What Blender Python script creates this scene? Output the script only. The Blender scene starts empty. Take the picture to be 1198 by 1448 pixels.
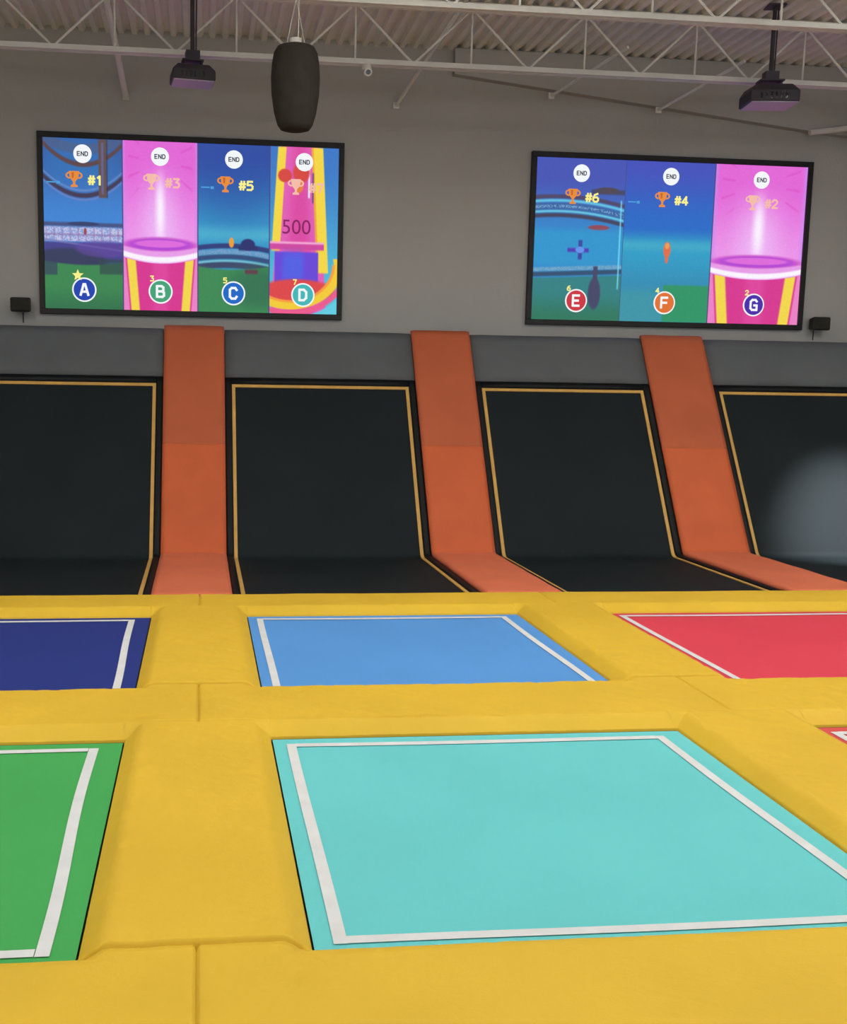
import bpy, bmesh, math, random
import numpy as np
from mathutils import Vector, Matrix
random.seed(4); rng=np.random.default_rng(7)
scene=bpy.context.scene
try:
    scene.view_settings.view_transform='Standard'
    scene.view_settings.look='None'
except Exception as e: print(e)

# ------------------------------------------------------------ helpers
def lin(c):
    c=np.asarray(c,dtype=float)/255.0
    return np.where(c<=0.04045,c/12.92,((c+0.055)/1.055)**2.4)
def L4(c): return tuple(lin(c))+(1.0,)

def mat_surface(name,rgb,rough=0.6,var=0.12,nscale=3.0,bump=0.0,bscale=60.0,bump2=0.0,b2scale=6.0,spec=0.3,metal=0.0,weave=0.0):
    m=bpy.data.materials.new(name); m.use_nodes=True
    nt=m.node_tree; b=nt.nodes['Principled BSDF']
    tc=nt.nodes.new('ShaderNodeTexCoord')
    n=nt.nodes.new('ShaderNodeTexNoise'); n.inputs['Scale'].default_value=nscale; n.inputs['Detail'].default_value=5
    nt.links.new(tc.outputs['Object'],n.inputs['Vector'])
    r=nt.nodes.new('ShaderNodeValToRGB')
    c=lin(rgb)
    r.color_ramp.elements[0].position=0.3; r.color_ramp.elements[1].position=0.7
    r.color_ramp.elements[0].color=tuple(c*(1-var))+(1,)
    r.color_ramp.elements[1].color=tuple(np.minimum(c*(1+var),1))+(1,)
    nt.links.new(n.outputs['Fac'],r.inputs['Fac'])
    outc=r.outputs['Color']
    if weave>0:
        ch=nt.nodes.new('ShaderNodeTexChecker'); ch.inputs['Scale'].default_value=260
        ch.inputs['Color1'].default_value=(1,1,1,1); v=1-weave; ch.inputs['Color2'].default_value=(v,v,v,1)
        nt.links.new(tc.outputs['Object'],ch.inputs['Vector'])
        mx=nt.nodes.new('ShaderNodeMixRGB'); mx.blend_type='MULTIPLY'; mx.inputs[0].default_value=1
        nt.links.new(outc,mx.inputs[1]); nt.links.new(ch.outputs['Color'],mx.inputs[2]); outc=mx.outputs[0]
    nt.links.new(outc,b.inputs['Base Color'])
    b.inputs['Roughness'].default_value=rough
    b.inputs['Metallic'].default_value=metal
    b.inputs['Specular IOR Level'].default_value=spec
    last=None
    for amt,sc in ((bump2,b2scale),(bump,bscale)):
        if amt>0:
            nn=nt.nodes.new('ShaderNodeTexNoise'); nn.inputs['Scale'].default_value=sc; nn.inputs['Detail'].default_value=4
            nt.links.new(tc.outputs['Object'],nn.inputs['Vector'])
            bp=nt.nodes.new('ShaderNodeBump'); bp.inputs['Strength'].default_value=amt; bp.inputs['Distance'].default_value=0.02
            nt.links.new(nn.outputs['Fac'],bp.inputs['Height'])
            if last: nt.links.new(last.outputs['Normal'],bp.inputs['Normal'])
            last=bp
    if last: nt.links.new(last.outputs['Normal'],b.inputs['Normal'])
    return m
def mat_emit(name,rgb,s=1.0):
    m=bpy.data.materials.new(name); m.use_nodes=True
    nt=m.node_tree; nt.nodes.clear()
    o=nt.nodes.new('ShaderNodeOutputMaterial'); e=nt.nodes.new('ShaderNodeEmission')
    e.inputs['Color'].default_value=L4(rgb); e.inputs['Strength'].default_value=s
    nt.links.new(e.outputs[0],o.inputs[0]); return m

def mesh_obj(name,verts,faces,mat=None,parent=None,smooth=False):
    me=bpy.data.meshes.new(name); me.from_pydata([tuple(v) for v in verts],[],[tuple(f) for f in faces]); me.update()
    o=bpy.data.objects.new(name,me); scene.collection.objects.link(o)
    if mat: me.materials.append(mat)
    if smooth:
        for p in me.polygons: p.use_smooth=True
    if parent: o.parent=parent
    return o
def empty(name,loc=(0,0,0)):
    o=bpy.data.objects.new(name,None); o.empty_display_size=0.2; scene.collection.objects.link(o)
    o.location=loc; return o
class MB:
    """mesh builder that joins shaped parts"""
    def __init__(s): s.v=[]; s.f=[]; s.m=[]
    def add(s,vs,fs,mi=0):
        n=len(s.v); s.v+= [tuple(v) for v in vs]; s.f+=[tuple(i+n for i in f) for f in fs]; s.m+=[mi]*len(fs)
    def box(s,x0,x1,y0,y1,z0,z1,mi=0):
        s.add([(x0,y0,z0),(x1,y0,z0),(x1,y1,z0),(x0,y1,z0),(x0,y0,z1),(x1,y0,z1),(x1,y1,z1),(x0,y1,z1)],
              [(0,3,2,1),(4,5,6,7),(0,1,5,4),(1,2,6,5),(2,3,7,6),(3,0,4,7)],mi)
    def tube(s,a,b,r,n=8,mi=0,r2=None):
        a=Vector(a); b=Vector(b); d=(b-a).normalized()
        u=d.orthogonal().normalized(); w=d.cross(u); r2=r if r2 is None else r2
        vs=[];fs=[]
        for k,(p,rr) in enumerate(((a,r),(b,r2))):
            for i in range(n):
                t=2*math.pi*i/n; vs.append(p+(u*math.cos(t)+w*math.sin(t))*rr)
        for i in range(n): fs.append((i,(i+1)%n,n+(i+1)%n,n+i))
        fs.append(tuple(range(n))[::-1]); fs.append(tuple(range(n,2*n)))
        s.add(vs,fs,mi)
    def obj(s,name,mats,parent=None,bevel=0,smooth=False):
        o=mesh_obj(name,s.v,s.f,None,parent,smooth)
        for m in mats: o.data.materials.append(m)
        o.data.polygons.foreach_set('material_index',s.m)
        if bevel:
            b=o.modifiers.new('bev','BEVEL'); b.width=bevel; b.segments=3; b.limit_method='ANGLE'
        return o

# ------------------------------------------------------------ materials
M_yellow=mat_surface('yellow_vinyl',(216,178,52),rough=0.58,var=0.05,nscale=1.5,bump=0.08,bscale=180,bump2=0.26,b2scale=10,spec=0.2)
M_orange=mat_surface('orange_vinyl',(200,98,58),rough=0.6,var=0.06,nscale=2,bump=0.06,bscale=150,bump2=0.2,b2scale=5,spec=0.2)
M_orange2=mat_surface('orange_vinyl_upper',(184,95,62),rough=0.65,var=0.06,nscale=2,bump=0.06,bscale=150,bump2=0.2,b2scale=5,spec=0.2)  # browner tone for the strip above the upper seam
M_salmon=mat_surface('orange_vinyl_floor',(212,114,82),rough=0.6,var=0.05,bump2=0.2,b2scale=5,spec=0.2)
M_grey=mat_surface('grey_vinyl',(92,96,100),rough=0.7,var=0.06,nscale=2,bump2=0.15,b2scale=4,spec=0.15)
M_black=mat_surface('black_mesh_bed',(22,31,34),rough=0.7,var=0.15,nscale=1.2,bump=0.2,bscale=300,spec=0.18)
M_rim=mat_surface('black_vinyl',(18,21,24),rough=0.55,var=0.1,bump2=0.2,spec=0.18)
M_gold=mat_surface('gold_line',(200,158,84),rough=0.6,var=0.08,nscale=8)
M_white=mat_surface('white_line',(212,216,219),rough=0.65,var=0.05,nscale=9,bump=0.1,bscale=200,spec=0.2)
M_wall=mat_surface('grey_painted_wall',(172,171,168),rough=0.85,var=0.04,nscale=0.6,bump=0.15,bscale=40)
M_deck=mat_surface('white_metal_deck',(236,234,226),rough=0.55,var=0.05,nscale=2)
M_steel=mat_surface('white_painted_steel',(222,221,216),rough=0.5,var=0.06,nscale=4)
M_conc=mat_surface('concrete',(90,88,85),rough=0.9,var=0.15,nscale=2,bump=0.3)
M_dark=mat_surface('dark_plastic',(34,33,34),rough=0.5,var=0.1,nscale=6,bump=0.05)
M_spk=mat_surface('speaker_grille',(56,54,49),rough=0.9,var=0.12,nscale=12,bump=0.3,bscale=220,spec=0.08)
M_proj=mat_surface('projector_grey_plastic',(60,57,66),rough=0.5,var=0.08,nscale=6)
M_lav=mat_surface('projector_shell',(176,166,200),rough=0.5,var=0.05)
M_lens=mat_surface('lens_glass',(20,24,40),rough=0.08,var=0.05,spec=0.8)

# ------------------------------------------------------------ room shell
X0,X1=-8.0,13.0; YW=13.3; ZF=-0.6; ZD=5.775
def box_obj(name,a,mat):
    b=MB(); b.box(*a); return b.obj(name,[mat])
box_obj('floor',(X0-.2,X1+.2,-4,YW+.2,ZF-.2,ZF),M_conc)
box_obj('wall_back',(X0-.2,X1+.2,YW,YW+.2,ZF,ZD+.12),M_wall)
box_obj('wall_left',(X0-.2,X0,-4,YW,ZF,ZD+.12),M_wall)
box_obj('wall_right',(X1,X1+.2,-4,YW,ZF,ZD+.12),M_wall)
prof=[];x=X0
while x<X1:
    prof+=[(x,0.0),(x+.055,0.0),(x+.075,.05),(x+.13,.05)]
    x+=.15
prof.append((X1,0.0))
vs=[];fs=[]
for px,pz in prof:
    vs+=[(px,-4,ZD+pz),(px,YW,ZD+pz)]
for i in range(len(prof)-1): fs.append((2*i,2*i+1,2*i+3,2*i+2))
c=mesh_obj('ceiling',vs,fs,M_deck)
sm=c.modifiers.new('t','SOLIDIFY'); sm.thickness=0.004

def joist(y,zb=5.11,zt=5.72):
    b=MB()
    for s in (-.035,.035):
        b.box(X0+.02,X1-.02,y+s-.025,y+s+.025,zb-.006,zb+.006)
        b.box(X0+.02,X1-.02,y+s-.006+math.copysign(.02,-s),y+s+.006+math.copysign(.02,-s),zb,zb+.055)
        b.box(X0+.02,X1-.02,y+s-.03,y+s+.03,zt-.006,zt+.05)
    x=X0+.3; up=False
    while x<X1-.7:
        b.tube((x,y,zt if up else zb+.03),(x+.62,y,zb+.03 if up else zt),.013,6)
        if not up: b.tube((x+.62,y,zb+.03),(x+.62,y,zt),.011,6)
        x+=.62; up=not up
    return b.obj('bar_joist',[M_steel])
for y in (11.72,9.95,8.0,6.0,4.0,2.0,0.0): joist(y)
br=[((-.96,11.75,5.62),(-.875,13.28,5.07),.035),((2.68,11.15,5.68),(2.32,13.28,5.107),.022),
    ((4.57,11.75,5.43),(4.19,13.16,5.27),.018),((5.9,11.75,5.35),(5.54,13.16,5.16),.018),
    ((-2.6,11.75,5.6),(-1.5,9.95,5.15),.016),((7.4,11.75,5.3),(8.05,13.16,4.95),.03),((7.5,13.14,4.97),(8.6,13.14,5.13),.035)]
for a,b_,r in br:
    b=MB(); b.tube(a,b_,r,8)
    p=Vector(b_); b.box(p.x-.035,p.x+.035,p.y-.01,p.y+.01,p.z-.035,p.z+.035)
    b.obj('roof_brace',[M_steel])
b=MB()
y0,y1=13.18,13.3
pts=[(3.0,5.475),(7.64,4.99),(13.0,4.6),(13.0,5.77),(3.0,5.77)]
n=len(pts)
b.add([(p[0],y0,p[1]) for p in pts]+[(p[0],y1,p[1]) for p in pts],[tuple(range(n))]+[tuple(range(n,2*n))[::-1]]+[(i,i+n,(i+1)%n+n,(i+1)%n) for i in range(n)])
b.obj('bulkhead_trim',[M_wall])

# ------------------------------------------------------------ yellow pad deck
cols=[(.35+2.856*k,2.475+2.856*k) for k in (-2,-1,0,1,2)]
rows=[(.245,2.31),(3.15,5.215),(6.06,8.12)]
PX0,PX1,PY0,PY1=-6.1,8.92,-.6,8.74
gcen=[-.0155+2.856*k for k in range(-3,4)]
def axis(a,b,hard,soft,step=.03):
    g=list(np.linspace(a,b,int((b-a)/step)))
    for e in hard+soft: g+= [e-.014,e-.006,e,e+.006,e+.014]
    g=sorted(set(round(t,4) for t in g if a<=t<=b))
    out=[g[0]]
    for t in g[1:]:
        if t-out[-1]>.0035: out.append(t)
    arr=np.array(out)
    for e in hard:
        i=np.argmin(abs(arr-e)); arr[i]=e
    for e in soft:
        if a<e<b:
            i=np.argmin(abs(arr-e)); arr[i]=e
    return arr
ex=[e for c in cols for e in c]
ey=[e for r in rows for e in r]
gx=axis(PX0,PX1,ex,gcen,.024); gy=axis(PY0,PY1,ey,[r[0]-.03 for r in rows]+[r[1]+.12 for r in rows],.024)
Xg,Yg=np.meshgrid(gx,gy,indexing='xy')
D=np.full(Xg.shape,9.0)
for (a,b2) in cols:
    for (c0,c1) in rows:
        dx=np.maximum(a-Xg,Xg-b2)/.95; dy=np.maximum(c0-Yg,Yg-c1)/1.15
        D=np.minimum(D,np.maximum(dx,dy))
Dc=np.clip(D,0,9)
u=Dc/.090
k_=.05
Z=.060*(-(np.logaddexp(-u/k_,-1.0/k_))*k_+ (np.logaddexp(0,-1.0/k_))*k_)
t=np.clip(u,0,1)
def wn(x,y,seed,f,n=6):
    r=np.random.default_rng(seed); s=0
    for i in range(n):
        th=r.uniform(0,6.28); ff=f*r.uniform(.6,1.6)
        s=s+np.sin((x*math.cos(th)+y*math.sin(th))*ff+r.uniform(0,6.28)+1.4*np.sin(x*f*.31+y*f*.23+i))
    return s/n
Z=Z+.003*wn(Xg,Yg,1,5)*t+.0010*wn(Xg,Yg,2,24)*t
cr=wn(Xg,Yg,9,9,5); crease=np.exp(-(cr/.04)**2)
cr2=wn(Xg,Yg,19,14,5); crease2=np.exp(-(cr2/.05)**2)
near=np.exp(-((Dc-.12)/.14)**2)
Z=Z-.0055*crease*near-.0045*crease2*near*np.clip(wn(Xg,Yg,21,2.0,4)*3,0,1)
Z=Z+np.exp(-((Dc-.09)/.04)**2)*.0016*wn(Xg,Yg,5,34,4)
incross=np.ones(Xg.shape,bool)
for (c0,c1) in rows: incross&=~((Yg>c0-.02)&(Yg<c1+.1))
for g in gcen:
    Z=Z-np.where(incross,.022*np.exp(-((Xg-g)/.0045)**2),0)
    Z=Z-np.where(incross,.002*np.exp(-(abs(Xg-g)/.05)),0)
ingap=np.zeros(Xg.shape,bool)
for g in gcen: ingap|=abs(Xg-g)<.3655
depthstrip=np.zeros(Xg.shape,bool)
for (c0,c1) in rows:
    Z=Z-np.where(ingap,.030*np.exp(-((Yg-(c0-.03))/.0055)**2),0)
    Z=Z-np.where(ingap,.006*np.exp(-((Yg-(c1+.12))/.006)**2),0)
    depthstrip|=ingap&(Yg>c0-.025)&(Yg<c1+.12)
Z=Z+np.where(depthstrip,.008*np.clip(t,0,1),0)
Z=np.where(D<=1e-6,-.06,Z)
far=np.clip((PY1-Yg)/.04,0,1); Z=Z*np.sin(far*math.pi/2)-np.where(PY1-Yg<1e-6,.08,0)
nx,ny=len(gx),len(gy)
V=np.stack([Xg,Yg,Z],-1).reshape(-1,3)
cx=(gx[1:]+gx[:-1])/2; cy=(gy[1:]+gy[:-1])/2
hole=np.zeros((ny-1,nx-1),bool)
for (a,b2) in cols:
    for (c0,c1) in rows:
        hole|=((cx>a)&(cx<b2))[None,:]&((cy>c0)&(cy<c1))[:,None]
jj,ii=np.where(~hole)
q=jj*nx+ii
F=np.stack([q,q+1,q+nx+1,q+nx],1)
me=bpy.data.meshes.new('safety_pad_deck')
me.vertices.add(len(V)); me.vertices.foreach_set('co',V.ravel())
me.loops.add(F.size); me.loops.foreach_set('vertex_index',F.ravel().astype(np.int32))
me.polygons.add(len(F)); me.polygons.foreach_set('loop_start',np.arange(0,F.size,4,dtype=np.int32)); 
me.update(calc_edges=True); me.validate()
me.polygons.foreach_set('use_smooth',[True]*len(me.polygons))
bm=bmesh.new(); bm.from_mesh(me)
loose=[v for v in bm.verts if not v.link_faces]; bmesh.ops.delete(bm,geom=loose,context='VERTS'); bm.to_mesh(me); bm.free()
me.materials.append(M_yellow)
pad=bpy.data.objects.new('safety_pad_deck',me); scene.collection.objects.link(pad)
b=MB()
b.box(PX0+.02,PX1-.02,PY0+.02,PY0+.06,ZF,-.0)
b.box(PX0+.02,PX1-.02,PY1-.06,PY1-.02,ZF,-.06)
b.box(PX0+.02,PX0+.06,PY0+.06,PY1-.06,ZF,-.0)
b.box(PX1-.06,PX1-.02,PY0+.06,PY1-.06,ZF,-.0)
b.box(PX0+.06,PX1-.06,PY0+.06,PY1-.06,-.16,-.10)
b.obj('trampoline_frame',[M_rim])

# ------------------------------------------------------------ floor trampolines
teal=(106,204,208); green=(70,168,90); blue=(88,152,222); navy=(40,56,132); red=(216,68,86); org=(230,120,50); pinkr=(208,82,82)
colmap={(-2,0):blue,(-1,0):red,(0,0):org,(1,0):green,(2,0):blue,
        (-2,1):red,(-1,1):green,(0,1):teal,(1,1):pinkr,(2,1):blue,
        (-2,2):teal,(-1,2):navy,(0,2):blue,(1,2):red,(2,2):teal}
def ribbon(pts,w):
    vs=[];fs=[]
    P=[Vector((p[0],p[1],0)) for p in pts]
    for i,p in enumerate(P):
        d=(P[min(i+1,len(P)-1)]-P[max(i-1,0)]).normalized(); nn=Vector((-d.y,d.x,0))
        vs+=[(*(p+nn*w/2)[:2],0),(*(p-nn*w/2)[:2],0)]
    for i in range(len(P)-1): fs.append((2*i,2*i+1,2*i+3,2*i+2))
    return vs,fs
mats={}
for ci,k in enumerate((-2,-1,0,1,2)):
    for ri,(c0,c1) in enumerate(rows):
        a,b2=cols[ci]; colr=colmap[(k,ri)]
        if colr not in mats: mats[colr]=mat_surface('mat_fabric_%d'%len(mats),colr,rough=0.75,var=0.04,nscale=1.0,bump=0.12,bscale=260,spec=0.15,weave=.10)
        root=empty('trampoline',((a+b2)/2,(c0+c1)/2,0))
        hx,hy=(b2-a)/2,(c1-c0)/2
        N=24; vs=[];fs=[]
        for j in range(N+1):
            for i in range(N+1):
                u=-1+2*i/N; w=-1+2*j/N
                vs.append((u*(hx-.003),-.008+w*(hy-.011),-.003-.010*(1-u*u)*(1-w*w)))
        for j in range(N):
            for i in range(N): q=j*(N+1)+i; fs.append((q,q+1,q+N+2,q+N+1))
        mesh_obj('jumping_bed',vs,fs,mats[colr],root,True)
        m=MB()
        m.box(-hx,hx,-hy,-hy+.03,-.05,-.016); m.box(-hx,hx,hy-.03,hy,-.05,-.008)
        m.box(-hx,-hx+.03,-hy+.03,hy-.03,-.05,-.016); m.box(hx-.03,hx,-hy+.03,hy-.03,-.05,-.016)
        m.obj('edge_webbing',[M_rim],root)
        L_,R_=-hx+.09,hx-.14; Rn=hx-.112; Fr,Bk=-hy+.055,hy-.12
        m=MB()
        bow=.007 if k==-1 and ri==1 else .004
        def sag(x,y): return -.003-.010*(1-(x/hx)**2)*(1-(y/hy)**2)+.004
        def tape(p,q,bw,ph):
            pts=[]
            for i in range(25):
                s=i/24; x=p[0]+(q[0]-p[0])*s; y=p[1]+(q[1]-p[1])*s
                off=bw*math.sin(s*math.pi*2+ph)
                if abs(q[0]-p[0])>abs(q[1]-p[1]): y+=off*.5
                else: x+=off
                pts.append((x,y))
            vs,fs=ribbon(pts,.046)
            vs=[(v[0],v[1],sag(v[0],v[1])) for v in vs]
            m.add(vs,fs)
        tape((L_,Fr-.022),(L_,Bk+.022),bow*.4,0)
        tape((Rn,Fr-.022),(R_,Bk+.022),bow,.6)
        tape((L_+.022,Fr),(Rn-.022,Fr),.006,1)
        tape((L_+.022,Bk),(R_-.022,Bk),.006,2)
        m.obj('boundary_tape',[M_white],root)

# ------------------------------------------------------------ inclined trampolines with apron
YC=10.97; DY,DZ=1.46,2.37; LEN=math.hypot(DY,DZ); iy,iz=DY/LEN,DZ/LEN
def path(s):
    r=.06
    if s<-r: return (YC+s,.0),(0,1)
    if s>r: return (YC+s*iy,s*iz),(-iz,iy)
    t=(s+r)/(2*r); a=(YC-r,0); c_=(YC+r*iy,r*iz)
    y=(1-t)**2*a[0]+2*t*(1-t)*YC+t*t*c_[0]; z=t*t*c_[1]
    dy=2*(1-t)*(YC-a[0])+2*t*(c_[0]-YC); dz=2*t*c_[1]; l=math.hypot(dy,dz)
    return (y,z),(-dz/l,dy/l)
def sheet(m,xa,xb,s0,s1,off,th,mi=0,nx_=1,puff=0.0,wav=0.0,seams=(),split=None):
    ss=[s0,s1]+[v for v in np.linspace(-.07,.07,9) if s0<v<s1]+list(np.linspace(s0,s1,max(2,int((s1-s0)/.08))))
    for q_ in seams: ss+=[q_-.02,q_-.006,q_,q_+.006,q_+.02]
    ss=sorted(v for v in set(ss) if s0<=v<=s1)
    xs=np.linspace(xa,xb,nx_+1); vs=[];fs=[];mm=[]
    K=len(xs)
    for lay in (0,1):
        for s in ss:
            (y,z),(n0,n1)=path(s)
            for i,x in enumerate(xs):
                o=off+(th if lay else 0)
                if lay and puff:
                    es=min((s-s0)/.05,(s1-s)/.05,1.0); eu=min((x-xa)/.04,(xb-x)/.04,1.0)
                    o+=-puff*(1-max(0,es)**.5)-puff*(1-max(0,eu)**.5)+wav*math.sin(x*9+s*4)*math.sin(s*6+x*3)
                    for q_ in seams: o-=.008*math.exp(-((s-q_)/.006)**2)
                vs.append((x,y+n0*o,z+n1*o))
    S=len(ss); B=S*K
    for j in range(S-1):
        ml=mi
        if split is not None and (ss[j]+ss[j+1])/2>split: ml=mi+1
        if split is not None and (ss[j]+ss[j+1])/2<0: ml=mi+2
        for i in range(K-1):
            q=j*K+i
            fs.append((B+q,B+q+1,B+q+K+1,B+q+K)); fs.append((q,q+K,q+K+1,q+1)); mm+=[ml,ml]
        q=j*K; fs.append((q,B+q,B+q+K,q+K)); q=j*K+K-1; fs.append((q,q+K,B+q+K,B+q)); mm+=[ml,ml]
    for i in range(K-1):
        fs.append((i,i+1,B+i+1,B+i)); q=(S-1)*K+i; fs.append((q,B+q,B+q+1,q+1)); mm+=[mi,mi]
    n0_=len(m.v); m.v+=[tuple(v) for v in vs]; m.f+=[tuple(i+n0_ for i in f) for f in fs]; m.m+=mm
strips=[(-3.25,-2.57),(-.415,.255),(2.40,3.085),(5.155,5.915),(8.02,8.72)]
SA=-(YC-PY1-.01)
TB=.775*LEN
for i,(a,b2) in enumerate(strips):
    root=empty('orange_divider_pad',((a+b2)/2,YC,0))
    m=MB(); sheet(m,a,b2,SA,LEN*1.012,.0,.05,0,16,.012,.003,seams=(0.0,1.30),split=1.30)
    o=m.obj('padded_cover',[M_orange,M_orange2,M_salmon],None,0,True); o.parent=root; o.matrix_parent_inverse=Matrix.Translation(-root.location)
edges=[(-6.0,-3.25)]+[(strips[i][1],strips[i+1][0]) for i in range(4)]
for i,(a,b2) in enumerate(edges):
    root=empty('inclined_trampoline',((a+b2)/2,YC,0))
    inv=Matrix.Translation(-root.location)
    g=.004
    m=MB(); sheet(m,a+g,b2-g,SA,TB,-.03,.02,0,1)
    o=m.obj('jumping_bed',[M_black]); o.parent=root; o.matrix_parent_inverse=inv
    m=MB(); w=.075
    sheet(m,a+g,a+w,SA,TB,-.01,.030,0,6,.010); sheet(m,b2-w,b2-g,SA,TB,-.01,.030,0,6,.010)
    sheet(m,a+w,b2-w,TB-w,TB,-.01,.030,0,6,.010)
    o=m.obj('rim_pad',[M_rim],None,0,True); o.parent=root; o.matrix_parent_inverse=inv
    m=MB(); l=.036
    sheet(m,a+w+.005,a+w+.005+l,SA,TB-w-.005,-.009,.008); sheet(m,b2-w-.005-l,b2-w-.005,SA,TB-w-.005,-.009,.008)
    sheet(m,a+w+.005+l,b2-w-.005-l,TB-w-.005-l,TB-w-.005,-.009,.008)
    o=m.obj('gold_border_line',[M_gold]); o.parent=root; o.matrix_parent_inverse=inv
    m=MB(); sheet(m,a+.004,b2-.004,TB+.003,LEN,-.01,.035,0,14,.006,.002)
    o=m.obj('top_pad',[M_grey],None,0,True); o.parent=root; o.matrix_parent_inverse=inv
b=MB(); b.box(-6,8.7,YC+DY+.02,YW-.03,2.22,2.34); b.box(-6,8.7,YC+DY+.05,YC+DY+.12,ZF,2.22)
b.obj('ledge_platform',[M_grey])
b=MB(); b.box(-6,8.72,PY1,YC+.1,ZF,-.06); b.obj('apron_platform',[M_rim])

# ------------------------------------------------------------ screens
GW,GH=520,300
def sm_(a,b,x): 
    t=np.clip((x-a)/(b-a),0,1); return t*t*(3-2*t)
def mix(c0,c1,t):
    t=np.asarray(t)[...,None]; return c0*(1-t)+np.array(c1,float)*t
def full(p,c): return np.ones(p.shape+(1,))*np.array(c,float)
def lay(col,c,mask): return mix(col,c,np.clip(mask,0,1))
def band(x,c,w,s=.007): return sm_(c-w-s,c-w+s,x)*(1-sm_(c+w-s,c+w+s,x))
def box2(p,t,a,b,c,d,s=.008): return sm_(a-s,a+s,p)*(1-sm_(b-s,b+s,p))*sm_(c-s,c+s,t)*(1-sm_(d-s,d+s,t))
def ell(p,t,cx,cy,rx,ry,s=.15):
    r=np.sqrt(((p-cx)/rx)**2+((t-cy)/ry)**2); return 1-sm_(1-s,1+s,r)
nz=rng.random((GH//2+2,GW//2+2)).repeat(2,0).repeat(2,1)[:GH+1,:GW+1]
def art_arena(p,t,n):
    c=mix(full(p,(44,80,150)),(56,124,205),sm_(0,.5,t))
    q=(p-.5)*2
    c=lay(c,(40,110,180),ell(p,t,.45,.12,.4,.12,.6)*.6)
    c=lay(c,(70,84,120),band(t,.06-.06*q*q,.03)*.7)
    c=lay(c,(84,58,58),band(t,.15-.12*q*q,.014)); c=lay(c,(58,46,70),band(t,.33-.11*q*q,.014))
    c=lay(c,(96,130,190),band(t,.30-.11*q*q,.005)); c=lay(c,(96,120,190),band(t,.355-.11*q*q,.005))
    c=lay(c,(90,66,60),box2(p,t,.70,.80,0,.34)); c=lay(c,(90,96,160),box2(p,t,.735,.765,.02,.32)*.7)
    c=lay(c,(44,40,60),box2(p,t,.80,.815,0,.34)*.8)
    c=lay(c,(60,72,120),band(t,.50,.012)); c=lay(c,(44,54,96),ell(p,t,.5,.495,.2,.012))
    c=lay(c,(190,186,220),box2(p,t,0,1,.515,.60)*(.55+.45*(n>.4)))
    c=lay(c,(140,120,180),box2(p,t,0,1,.515,.60)*(np.sin(p*62)>.8)*.6)
    c=lay(c,(120,90,150),box2(p,t,0,1,.555,.565)*.7)
    c=lay(c,(62,56,130),box2(p,t,0,1,.605,.72)); c=lay(c,(46,50,80),ell(p,t,.3,.72,.5,.08))
    c=lay(c,(110,110,170),band(t,.62+.03*q,.004)); c=lay(c,(92,60,150),ell(p,t,.75,.64,.35,.05)*.6)
    c=lay(c,(150,60,70),ell(p,t,.52,.54,.02,.02))
    c=lay(c,(52,126,66),sm_(.73,.745,t+.02*q*q)); c=lay(c,(34,88,60),sm_(.84,1.05,t)*.7)
    c=lay(c,(40,60,60),box2(p,t,.70,1,.70,.79)*.7); c=lay(c,(44,50,80),box2(p,t,0,.16,.70,.80)*.7)
    return c
def art_pink(p,t,n):
    c=mix(full(p,(226,92,208)),(236,140,228),sm_(.1,.6,t))
    q=abs(p-.5)*2
    c=lay(c,(240,180,242),(1-sm_(0,.8,q))*sm_(.05,.5,t)*.9)
    c=lay(c,(255,244,255),(1-sm_(0,.20,q))*box2(p,t,0,1,.24,.56,.14)*.95)
    th=np.arctan2(t-.12,(p-.5)*1.0)
    c=lay(c,(214,60,180),(np.sin(th*22)>.90)*(1-sm_(.24,.34,t))*(q>.55)*(q<.85)*.4)
    c=lay(c,(200,130,236),(sm_(.88,1.0,q))*.7)
    c=lay(c,(206,80,200),ell(p,t,.5,.615,.52,.055)); c=lay(c,(176,60,204),ell(p,t,.5,.605,.42,.035)); c=lay(c,(222,96,214),ell(p,t,.5,.60,.34,.022))
    c=lay(c,(232,150,226),band(t,.665-.03*q*q,.02)); c=lay(c,(252,244,255),band(t,.695-.035*q*q,.016))
    low=sm_(.715-.0,.72,t+.035*q*q)
    c=lay(c,(214,44,132),low)
    c=lay(c,(228,70,160),low*(1-sm_(.1,.3,q))*.5)
    yel=low*sm_(.55-.0,.60,q-(.95-t)*.35)*(1-sm_(.78,.82,q-(.95-t)*.35))
    c=lay(c,(244,212,60),yel)
    c=lay(c,(236,120,190),low*sm_(.82,.86,q-(.95-t)*.35))
    return c
def art_stadium(p,t,n):
    q=(p-.45)*2
    c=mix(full(p,(40,66,152)),(44,140,190),sm_(.05,.52,t)); 
    c=lay(c,(90,200,210),band(t,.53,.02,.06)*.8); c=lay(c,(30,60,150),ell(p,t,.5,.25,.5,.2,.8)*.4)
    c=lay(c,(40,50,110),band(t,.60+.02*q*q,.015)); c=lay(c,(110,150,190),band(t,.635+.02*q*q,.016)*(.6+.4*(n>.5)))
    c=lay(c,(44,66,110),band(t,.665+.02*q*q,.014)); c=lay(c,(120,190,200),band(t,.69+.02*q*q,.006))
    c=lay(c,(52,60,90),band(t,.715+.02*q*q,.018))
    c=lay(c,(52,128,70),sm_(.735,.75,t+.02*q*q)); c=lay(c,(40,96,66),ell(p,t,.85,.85,.4,.12,.5)*.7)
    c=lay(c,(36,40,96),ell(p,t,.70,.59,.10,.035)); c=lay(c,(36,40,96),box2(p,t,.57,.84,.60,.625))
    c=lay(c,(236,150,40),ell(p,t,.47,.58,.035,.03)); c=lay(c,(90,50,60),box2(p,t,.66,.84,.74,.765))
    return c
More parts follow.
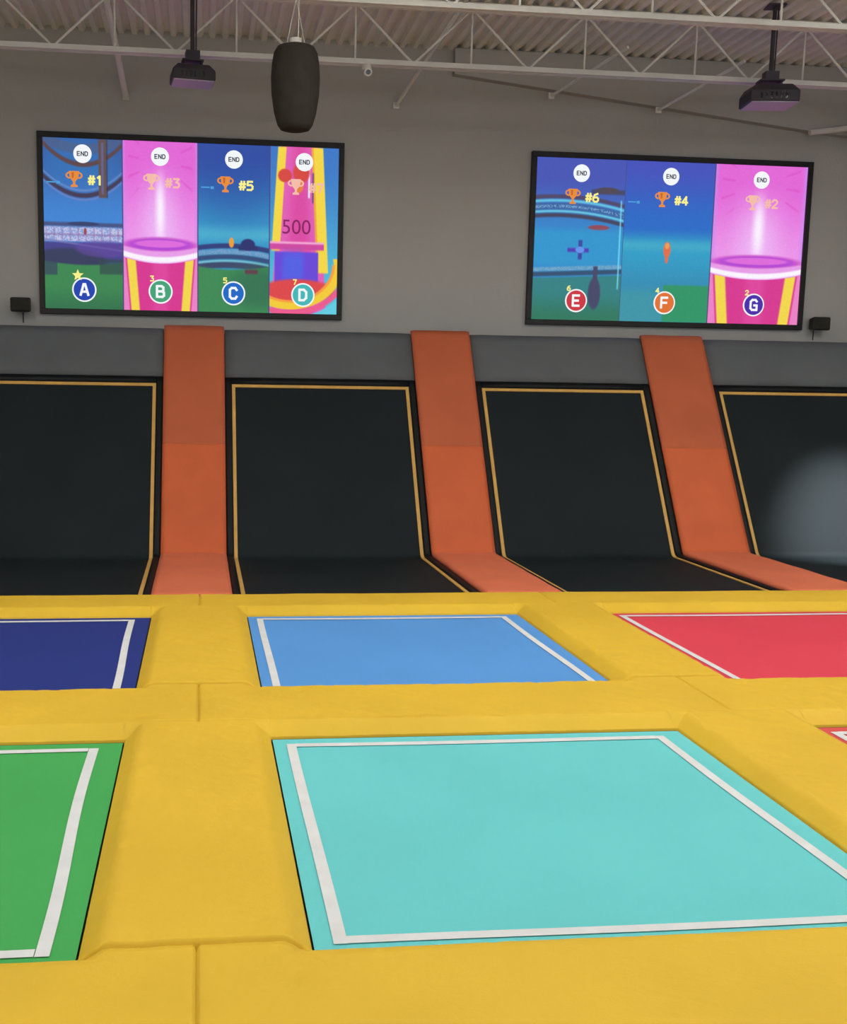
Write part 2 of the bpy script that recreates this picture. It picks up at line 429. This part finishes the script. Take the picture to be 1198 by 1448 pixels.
def art_tower(p,t,n):
    c=mix(full(p,(52,110,190)),(70,190,214),sm_(0,1,t))
    l=.16-.14*t; r=.72+.13*t
    c=lay(c,(224,84,174),sm_(l,l+.02,p)*(1-sm_(r-.02,r,p)))
    c=lay(c,(214,50,138),(sm_(l+.1,l+.3,p)*(1-sm_(r-.3,r-.1,p)))*.6)
    c=lay(c,(246,212,54),box2(p-l,t,-.04,.08,0,.62)); c=lay(c,(246,212,54),box2(p-r,t,-.10,.05,0,.75))
    c=lay(c,(240,160,40),box2(p-r,t,-.12,-.09,0,.75)); c=lay(c,(230,240,250),box2(p,t,.56,.585,.1,.30)); c=lay(c,(70,60,120),box2(p,t,.62,.64,.15,.33))
    c=lay(c,(214,60,50),ell(p,t,.22,.17,.10,.04)); c=lay(c,(214,60,50),ell(p,t,.46,.15,.12,.06)); c=lay(c,(230,120,50),ell(p,t,.42,.23,.07,.04))
    c=lay(c,(206,60,150),band(t,.59,.022)*(p<.8)); c=lay(c,(248,170,210),band(t,.57,.006)*(p<.8))
    c=lay(c,(96,60,210),box2(p,t,.08,.72,.625,.84)); c=lay(c,(60,100,230),box2(p,t,.2,.5,.63,.80,.05)*.6)
    c=lay(c,(220,60,60),ell(p,t,.42,.86,.55,.07)); 
    e=np.sqrt(((p-.30)/.72)**2+((t-.70)/.25)**2)
    c=lay(c,(244,200,40),band(e,1.0,.10,.02)*(t>.66)); c=lay(c,(236,80,130),band(e,1.18,.06,.02)*(t>.62)); c=lay(c,(248,150,50),band(e,.90,.03,.02)*(t>.70))
    c=lay(c,(90,200,220),sm_(1.26,1.30,e)*(t>.7)); return c
def art_ring(p,t,n):
    q=(p-.3)*1.6
    c=mix(full(p,(62,74,172)),(44,130,196),sm_(.1,.5,t)); 
    c=lay(c,(60,60,90),box2(p,t,.62,1,.185,.215)); c=lay(c,(70,60,70),ell(p,t,.8,.19,.13,.02))
    for k_,(cc,w,colr) in enumerate(((.245,.012,(70,60,92)),(.27,.008,(90,190,220)),(.305,.020,(50,90,150)),(.335,.006,(100,200,220)),(.36,.012,(60,56,80)))):
        c=lay(c,colr,band(t,cc+.03-.04*(1-q*q),w))
    c=lay(c,(120,170,210),band(t,.295+.04*q*q,.008)*(n>.45)*.8); c=lay(c,(140,60,70),ell(p,t,.72,.42,.12,.016))
    c=lay(c,(40,150,200),box2(p,t,0,1,.44,.66,.03)*.6)
    c=lay(c,(110,160,190),band(t,.69-.03*p,.012)*(.6+.4*(n>.5))); c=lay(c,(44,70,100),band(t,.72-.03*p,.014))
    c=lay(c,(44,120,120),sm_(.735,.75,t+.03*p)); c=lay(c,(40,110,80),sm_(.8,1.0,t))
    c=lay(c,(70,50,170),box2(p,t,.38,.62,.55,.575)); c=lay(c,(50,60,150),box2(p,t,.50,.545,.50,.62)); c=lay(c,(90,140,230),ell(p,t,.52,.56,.05,.02))
    c=lay(c,(60,60,90),ell(p,t,.70,.83,.07,.10)); c=lay(c,(60,60,90),box2(p,t,.68,.73,.66,.78))
    c=lay(c,(120,230,250),box2(p,t,.955,.97,.25,.8)*.8)
    return c
def art_flyer(p,t,n):
    c=mix(full(p,(60,70,178)),(34,96,190),sm_(.0,.4,t)); c=mix(c,(40,150,190),sm_(.4,.52,t)); 
    c=lay(c,(90,190,200),band(t,.52,.006,.05)*.8); c=mix(c,(44,130,170),sm_(.55,.8,t)*.9)
    c=lay(c,(40,140,90),box2(p,t,.48,1,.765,1)); c=lay(c,(60,150,140),sm_(.75,.85,t)*(p<.48)*.5)
    c=lay(c,(226,100,60),ell(p,t,.50,.545,.04,.05)); c=lay(c,(240,150,70),ell(p,t,.50,.52,.025,.02)); c=lay(c,(226,100,60),ell(p,t,.50,.60,.018,.03))
    return c
M_scr=bpy.data.materials.new('projected_picture'); M_scr.use_nodes=True
nt=M_scr.node_tree; nt.nodes.clear()
o_=nt.nodes.new('ShaderNodeOutputMaterial'); e_=nt.nodes.new('ShaderNodeEmission'); at=nt.nodes.new('ShaderNodeAttribute'); at.attribute_name='Col'
e_.inputs['Strength'].default_value=1.03
nt.links.new(at.outputs['Color'],e_.inputs['Color']); nt.links.new(e_.outputs[0],o_.inputs[0])
E_white=mat_emit('picture_white',(244,248,250)); E_ink=mat_emit('picture_ink',(60,60,80)); E_yel=mat_emit('picture_yellow',(252,242,140),1.0)
E_org=mat_emit('picture_orange',(232,142,64)); E_orgd=mat_emit('picture_bronze',(200,104,54)); E_faint=mat_emit('picture_faint',(244,190,170)); E_mag=mat_emit('picture_magenta',(140,44,100))
E_cy=mat_emit('picture_cyan',(80,160,220))
def disc(name,x,z,r,y,mt,root,n=40):
    vs=[(x+r*math.cos(2*math.pi*i/n),y,z+r*math.sin(2*math.pi*i/n)) for i in range(n)]
    return mesh_obj(name,vs,[tuple(range(n))],mt,root)
def text(name,s,x,z,size,y,mt,root,bold=.0):
    c=bpy.data.curves.new(name,'FONT'); c.body=s; c.size=size; c.align_x='CENTER'; c.align_y='CENTER'; c.offset=bold
    c.materials.append(mt)
    o=bpy.data.objects.new(name,c); scene.collection.objects.link(o); o.parent=root
    o.location=(x,y,z); o.rotation_euler=(math.pi/2,0,0); return o
def poly(name,pts,y,mt,root): return mesh_obj(name,[(p[0],y,p[1]) for p in pts],[tuple(range(len(pts)))],mt,root)
GL={'A':[[(0,0),(2,7),(3,7),(5,0)],[(1.0,2.2),(4.0,2.2)]],
    'B':[[(0,0),(0,7),(3.2,7),(4.2,6.2),(4.2,4.4),(3.4,3.6),(4.6,2.8),(4.6,.8),(3.6,0),(0,0)],[(0,3.6),(3.4,3.6)]],
    'C':[[(4.6,5.6),(3.6,7),(1.2,7),(0,5.8),(0,1.2),(1.2,0),(3.6,0),(4.6,1.4)]],
    'D':[[(0,0),(0,7),(3,7),(4.6,5.4),(4.6,1.6),(3,0),(0,0)]],
    'E':[[(4.4,7),(0,7),(0,0),(4.4,0)],[(0,3.5),(3.8,3.5)]],
    'F':[[(4.4,7),(0,7),(0,0)],[(0,3.5),(3.8,3.5)]],
    'G':[[(4.6,5.8),(3.6,7),(1.2,7),(0,5.8),(0,1.2),(1.2,0),(4.6,0),(4.6,3.2),(2.6,3.2)]],
    'N':[[(0,0),(0,7),(4.6,0),(4.6,7)]],
    '#':[[(1.0,0),(1.8,7)],[(3.4,0),(4.2,7)],[(0,2.2),(5,2.2)],[(.2,4.8),(5.2,4.8)]],
    '1':[[(1,5.6),(2.6,7),(2.6,0)]],
    '2':[[(0,5.6),(1.2,7),(3.4,7),(4.6,5.6),(4.4,4.2),(0,0),(4.8,0)]],
    '3':[[(0,7),(4.4,7),(2.2,4.2),(4.4,3.2),(4.6,1.2),(3.4,0),(0,0)]],
    '4':[[(3.6,0),(3.6,7),(0,2),(5,2)]],
    '5':[[(4.4,7),(.4,7),(.2,4),(3.4,4.2),(4.6,3),(4.6,1.2),(3.4,0),(0,0)]],
    '6':[[(4,7),(1.4,6),(0,3.4),(0,1.2),(1.2,0),(3.4,0),(4.6,1.2),(4.6,2.8),(3.4,3.9),(.6,3.6)]],
    '7':[[(0,7),(4.6,7),(1.8,0)]]}
def glyphs(nm,s_,x,z,h,y,mt,root,wt=1.55):
    m=MB(); s=h/7; wd=wt*s/2; n=len(s_); adv=6.9*s
    for ci_,ch in enumerate(s_):
        xo=x+(ci_-(n-1)/2)*adv
        for line in GL[ch]:
            for (p,q) in zip(line[:-1],line[1:]):
                a=Vector((xo+(p[0]-2.4)*s,z+(p[1]-3.5)*s)); b_=Vector((xo+(q[0]-2.4)*s,z+(q[1]-3.5)*s))
                d=(b_-a).normalized()*wd; nn=Vector((-d.y,d.x)); a-=d*.7; b_+=d*.7
                m.add([(v.x,y,v.y) for v in (a+nn,b_+nn,b_-nn,a-nn)],[(0,1,2,3)])
    m.obj(nm,[mt],root)
def trophy(x,z,s,y,root,faint=False):
    m0=E_faint if faint else E_org
    poly('trophy_cup',[(x-.6*s,z+.9*s),(x+.6*s,z+.9*s),(x+.5*s,z+.1*s),(x+.15*s,z-.3*s),(x+.12*s,z-.6*s),(x+.4*s,z-.75*s),(x+.4*s,z-.95*s),(x-.4*s,z-.95*s),(x-.4*s,z-.75*s),(x-.12*s,z-.6*s),(x-.15*s,z-.3*s),(x-.5*s,z+.1*s)],y,m0,root)
    for sg in (-1,1):
        n=10; pts=[]
        for i in range(n+1):
            a=math.pi/2-math.pi*i/n; pts.append((x+sg*(.5*s+.5*s*math.cos(a)),z+.4*s+.4*s*math.sin(a)))
        for i in range(n,-1,-1):
            a=math.pi/2-math.pi*i/n; pts.append((x+sg*(.5*s+.3*s*math.cos(a)),z+.4*s+.22*s*math.sin(a)))
        poly('trophy_handle',pts,y,m0,root)
    if not faint: poly('trophy_shine',[(x-.3*s,z+.75*s),(x+.0*s,z+.75*s),(x-.05*s,z+.1*s),(x-.25*s,z+.1*s)],y-.002,E_orgd,root)
def screen(xa,xb,za,zb,splits,arts,badges,endy,tropy,bady):
    root=empty('video_screen',((xa+xb)/2,YW,(za+zb)/2))
    fw=.065
    m=MB(); W=(xb-xa)/2; H=(zb-za)/2
    m.box(-W,W,-.06,-.002,H-fw,H); m.box(-W,W,-.06,-.002,-H,-H+fw); m.box(-W,-W+fw,-.06,-.002,-H+fw,H-fw); m.box(W-fw,W,-.06,-.002,-H+fw,H-fw)
    m.obj('screen_frame',[M_dark],root,.006)
    w=W-fw; h=H-fw
    m=MB(); m.box(-w,w,-.030,-.002,-h,h); m.obj('screen_panel',[M_dark],root)
    S=np.linspace(0,1,GW+1); T=np.linspace(0,1,GH+1); SS,TT=np.meshgrid(S,T)
    col=np.zeros(SS.shape+(3,))
    for i,f in enumerate(arts):
        a,b2=splits[i],splits[i+1]
        msk=(SS>=a)&(SS<=b2); p=(SS-a)/(b2-a)
        c=f(p,TT,nz); col=np.where(msk[...,None],c,col)
    col=np.where((sum(abs(SS-s)<.0018 for s in splits[1:-1])>0)[...,None],np.array((60,60,110.)),col)
    col=np.clip(col*(1+.03*(nz[...,None]-.5)),0,255)
    col=col*.90+np.array((20,22,25.))  # pale haze blended into all the picture colours
    V=np.stack([-w+2*w*SS,np.full(SS.shape,-.034),h-2*h*TT],-1).reshape(-1,3)
    jj,ii=np.mgrid[0:GH,0:GW]; q=(jj*(GW+1)+ii).ravel()
    F=np.stack([q,q+GW+1,q+GW+2,q+1],1)
    me=bpy.data.meshes.new('picture'); me.vertices.add(len(V)); me.vertices.foreach_set('co',V.ravel())
    me.loops.add(F.size); me.loops.foreach_set('vertex_index',F.ravel().astype(np.int32))
    me.polygons.add(len(F)); me.polygons.foreach_set('loop_start',np.arange(0,F.size,4,dtype=np.int32)); me.update(calc_edges=True)
    ca=me.color_attributes.new('Col','FLOAT_COLOR','POINT')
    lc=np.concatenate([lin(col).reshape(-1,3),np.ones((len(V),1))],1); ca.data.foreach_set('color',lc.ravel())
    me.materials.append(M_scr); po=bpy.data.objects.new('picture',me); scene.collection.objects.link(po); po.parent=root
    X=lambda s:-w+2*w*s
    Zz=lambda t:h-2*h*t
    y=-.040
    for i,(ltr,rank,bc,faint,num) in enumerate(badges):
        a,b2=splits[i],splits[i+1]; mid=(a+b2)/2; bx=X(mid); r=.142
        disc('end_badge',bx,Zz(endy),.105,y,E_white,root); glyphs('end_label','END',bx,Zz(endy),.045,y-.004,E_ink,root,1.7)
        trophy(bx-.10,Zz(tropy),.098,y-.003,root,faint); glyphs('rank_label',rank,bx+.145,Zz(tropy)-.01,.095,y-.006,E_faint if faint else E_yel,root,1.7)
        disc('badge_ring',bx,Zz(bady),r,y,E_white,root)
        disc('badge_fill',bx,Zz(bady),r*.88,y-.004,mat_emit('badge_'+ltr.lower(),bc),root)
        glyphs('badge_letter',ltr,bx,Zz(bady),.125,y-.008,E_white,root)
        glyphs('player_number',num,bx-.10,Zz(bady)+.15,.055,y-.004,E_yel,root,1.8)
        if not faint and ltr in 'ACF':
            m=MB(); m.box(X(a)+.04,X(a)+.14,y-.001,y,Zz(tropy)-.05,Zz(tropy)-.035); m.box(X(a)+.15,X(a)+.19,y-.001,y,Zz(tropy)-.06,Zz(tropy)-.03); m.obj('small_caption',[E_cy],root)
    return root,X,Zz
root,X,Zz=screen(-1.90,1.70,2.565,4.645,[0,.262,.516,.762,1],[art_arena,art_pink,art_stadium,art_tower],
  [('A','#1',(44,74,176),False,'1'),('B','#3',(76,164,122),True,'3'),('C','#5',(40,108,200),False,'5'),('D','#7',(74,184,184),True,'7')],.088,.235,.885)
text('score_label','500',X(.855),Zz(.48),.24,-.045,E_mag,root,.0)
pts=[]
for i in range(10):
    a=math.pi/2+i*math.pi/5; r=.07 if i%2==0 else .03; pts.append((X(.11)+r*math.cos(a),Zz(.80)+r*math.sin(a)))
poly('winner_star',pts,-.045,E_yel,root)
root,X,Zz=screen(4.01,7.65,2.565,4.645,[0,.325,.655,1],[art_ring,art_flyer,art_pink],
  [('E','#6',(206,62,72),False,'6'),('F','#4',(226,118,58),False,'4'),('G','#2',(80,52,172),True,'2')],.09,.232,.878)

# ------------------------------------------------------------ small wall speakers
def wall_speaker(x,z):
    root=empty('wall_speaker',(x,YW,z))
    m=MB(); m.add([(-.12,-.20,-.085),(.12,-.20,-.085),(.09,-.04,-.07),(-.09,-.04,-.07),(-.12,-.20,.085),(.12,-.20,.085),(.09,-.04,.07),(-.09,-.04,.07)],
       [(0,3,2,1),(4,5,6,7),(0,1,5,4),(1,2,6,5),(2,3,7,6),(3,0,4,7)])
    m.obj('cabinet',[M_dark],root,.02)
    m=MB(); m.box(-.10,.10,-.212,-.198,-.068,.068); m.obj('grille',[M_spk],root,.008)
    m=MB(); m.box(-.03,.03,-.04,-.001,-.05,.05); m.tube((0,-.01,-.08),(0,-.01,-.20),.006); m.obj('bracket',[M_dark],root)
wall_speaker(-2.10,2.655); wall_speaker(7.83,2.645)

# ------------------------------------------------------------ hanging projectors
def projector(x,y,z,w,rotz):
    root=empty('ceiling_projector',(x,y,z)); root.rotation_euler=(0,0,rotz)
    d=w*.75; h=w*.36
    m=MB()
    top=[(-w*.36,-d*.40),(w*.36,-d*.40),(w*.42,d*.42),(-w*.42,d*.42)]
    bot=[(-w*.5,-d*.5),(w*.5,-d*.5),(w*.5,d*.5),(-w*.5,d*.5)]
    m.add([(p[0],p[1],-h/2) for p in bot]+[(p[0],p[1],h*.10) for p in bot]+[(p[0],p[1],h/2) for p in top],
          [(3,2,1,0),(8,9,10,11)]+[(i,(i+1)%4,4+(i+1)%4,4+i) for i in range(4)]+[(4+i,4+(i+1)%4,8+(i+1)%4,8+i) for i in range(4)])
    m.obj('housing',[M_proj],root,.015)
    m=MB(); m.box(-w*.47,w*.47,-d*.47,d*.47,-h/2-.012,-h/2); m.obj('underside_cover',[M_lav],root,.004)
    m=MB(); m.tube((w*.15,d*.48,0),(w*.15,d*.62,0),h*.30,20); m.obj('lens_barrel',[M_dark],root)
    m=MB(); m.tube((w*.15,d*.62,0),(w*.15,d*.63,0),h*.24,20); m.obj('lens',[M_lens],root)
    m=MB()
    for i in range(6): m.box(-w*.3+i*w*.1,-w*.26+i*w*.1,-d*.505,-d*.49,-h*.35,h*.0)
    m.obj('vents',[M_lens],root)
    m=MB(); m.box(-w*.25,w*.25,-d*.2,d*.2,h/2+.05,h/2+.065)
    for sx in (-1,1):
        for sy in (-1,1): m.tube((sx*w*.2,sy*d*.15,h/2-.01),(sx*w*.2,sy*d*.15,h/2+.055),.008)
    m.box(-.07,.07,-.06,.06,h/2+.065,h/2+.15)
    m.tube((0,0,h/2+.1),(0,0,ZD-z-.01),.022,12)
    m.box(-.09,.09,-.09,.09,ZD-z-.015,ZD-z-.001)
    m.tube((.035,0,h/2+.1),(.045,.02,ZD-z-.01),.008,6)
    m.obj('ceiling_mount',[M_proj],root)
projector(-.09,11.45,4.85,.43,.12)
projector(5.97,11.3,4.87,.51,-.15)

# ------------------------------------------------------------ pendant speaker
root=empty('pendant_speaker',(.79,9.5,4.255))
prof_=[(-.345,0),(-.345,.09),(-.335,.125),(-.30,.15),(-.2,.18),(-.05,.203),(.08,.208),(.2,.200),(.28,.185),(.325,.16),(.343,.11),(.345,0)]
m=MB(); n=40; vs=[];fs=[]
for z,r in prof_:
    for i in range(n): a=2*math.pi*i/n; vs.append((max(r,.001)*math.cos(a),max(r,.001)*math.sin(a),z))
for j in range(len(prof_)-1):
    for i in range(n): fs.append((j*n+i,j*n+(i+1)%n,(j+1)*n+(i+1)%n,(j+1)*n+i))
m.add(vs,fs); m.obj('cabinet',[M_spk],root,0,True)
m=MB(); m.tube((0,0,.34),(0,0,.40),.05,16)
for sx in (-.08,.08): m.tube((sx,0,.34),(0,0,.72),.003,6)
m.tube((0,0,.72),(0,0,ZD-4.255-.005),.003,6); m.tube((.02,0,.38),(.03,0,ZD-4.255-.005),.004,6)
m.obj('suspension_cable',[M_steel],root)

# ------------------------------------------------------------ security camera on the joist
root=empty('security_camera',(1.72,11.70,5.03))
m=MB(); m.tube((0,0,.02),(0,0,.075),.05,16); m.tube((0,0,0),(0,-.12,-.03),.035,16); m.tube((0,-.12,-.03),(0,-.125,-.031),.042,16)
m.obj('camera_body',[M_steel],root)
m=MB(); m.tube((0,-.126,-.032),(0,-.13,-.033),.025,16); m.obj('lens',[M_lens],root)

# ------------------------------------------------------------ high bay lamps
M_lamp=mat_emit('lamp_lens',(255,246,230),2.0)
def lamp(x,y,power,up=0,col=(1,.975,.935)):
    root=empty('high_bay_light',(x,y,4.90))
    m=MB(); m.box(-.6,.6,-.18,.18,.0,.06); m.tube((-.4,0,.06),(-.4,0,ZD-4.905),.006,6); m.tube((.4,0,.06),(.4,0,ZD-4.905),.006,6)
    m.obj('fixture',[M_steel],root)
    m=MB(); m.box(-.56,.56,-.15,.15,-.012,0); m.obj('lens',[M_lamp],root)
    for pw,zz,rx in ((power,-.03,0),(up,.09,math.pi)):  # second lamp faces up, added to brighten the ceiling
        if not pw: continue
        l=bpy.data.lights.new('high_bay_lamp','AREA'); l.shape='RECTANGLE'; l.size=1.2; l.size_y=.4; l.energy=pw; l.color=col
        o=bpy.data.objects.new('high_bay_lamp',l); scene.collection.objects.link(o); o.parent=root; o.location=(0,0,zz); o.rotation_euler=(rx,0,0)
for x,y,p,u_ in ((-2,3,70,0),(4,3,80,0),(1.5,-1.2,62,0),(-3,7.1,84,75),(2.2,7.1,70,80),(7.4,7.1,100,130)):
    lamp(x,y,p,u_)
# added spotlight, out of view, making the pale glare on the far-right bed
sp=Vector((8.3,9.0,4.75)); tg=Vector((7.25,11.12,.25)); dr=(tg-sp).normalized()
root=empty('added_glare_spot',sp)
m=MB(); m.tube(-dr*.22,dr*.05,.08,20,0,.10); m.tube(-dr*.30,-dr*.22,.05,20,0,.08); m.tube((0,0,0),(0,0,ZD-4.755),.012,8)
m.obj('added_lamp_can',[M_dark],root)
l=bpy.data.lights.new('added_spot_lamp','SPOT'); l.energy=4200; l.spot_size=math.radians(25); l.spot_blend=1.0; l.shadow_soft_size=.08; l.color=(.95,.97,1)
o=bpy.data.objects.new('added_spot_lamp',l); scene.collection.objects.link(o); o.parent=root; o.location=dr*.08
o.rotation_euler=dr.to_track_quat('-Z','Y').to_euler()
# ------------------------------------------------------------ world
w=bpy.data.worlds.new('World'); scene.world=w; w.use_nodes=True
bg=w.node_tree.nodes['Background']; bg.inputs[0].default_value=(.86,.91,.97,1); bg.inputs[1].default_value=1.15

# ------------------------------------------------------------ camera
PPx,PPy,f=456.,750.,1522.
Yc=Vector((285-PPx,-(545-PPy),-f)).normalized()
Xc=Vector((14000-PPx,0,-f)).normalized(); Xc=(Xc-Yc*Xc.dot(Yc)).normalized()
Zc=Xc.cross(Yc)
R=Matrix((Xc,Yc,Zc))
cam=bpy.data.cameras.new('camera'); co=bpy.data.objects.new('camera',cam); scene.collection.objects.link(co)
M=R.to_4x4(); M.translation=Vector((0,0,1.75)); co.matrix_world=M
cam.sensor_fit='AUTO'; cam.sensor_width=36; cam.lens=f/1448*36
cam.shift_x=(599-PPx)/1448; cam.shift_y=(PPy-724)/1448
cam.clip_end=100
scene.camera=co
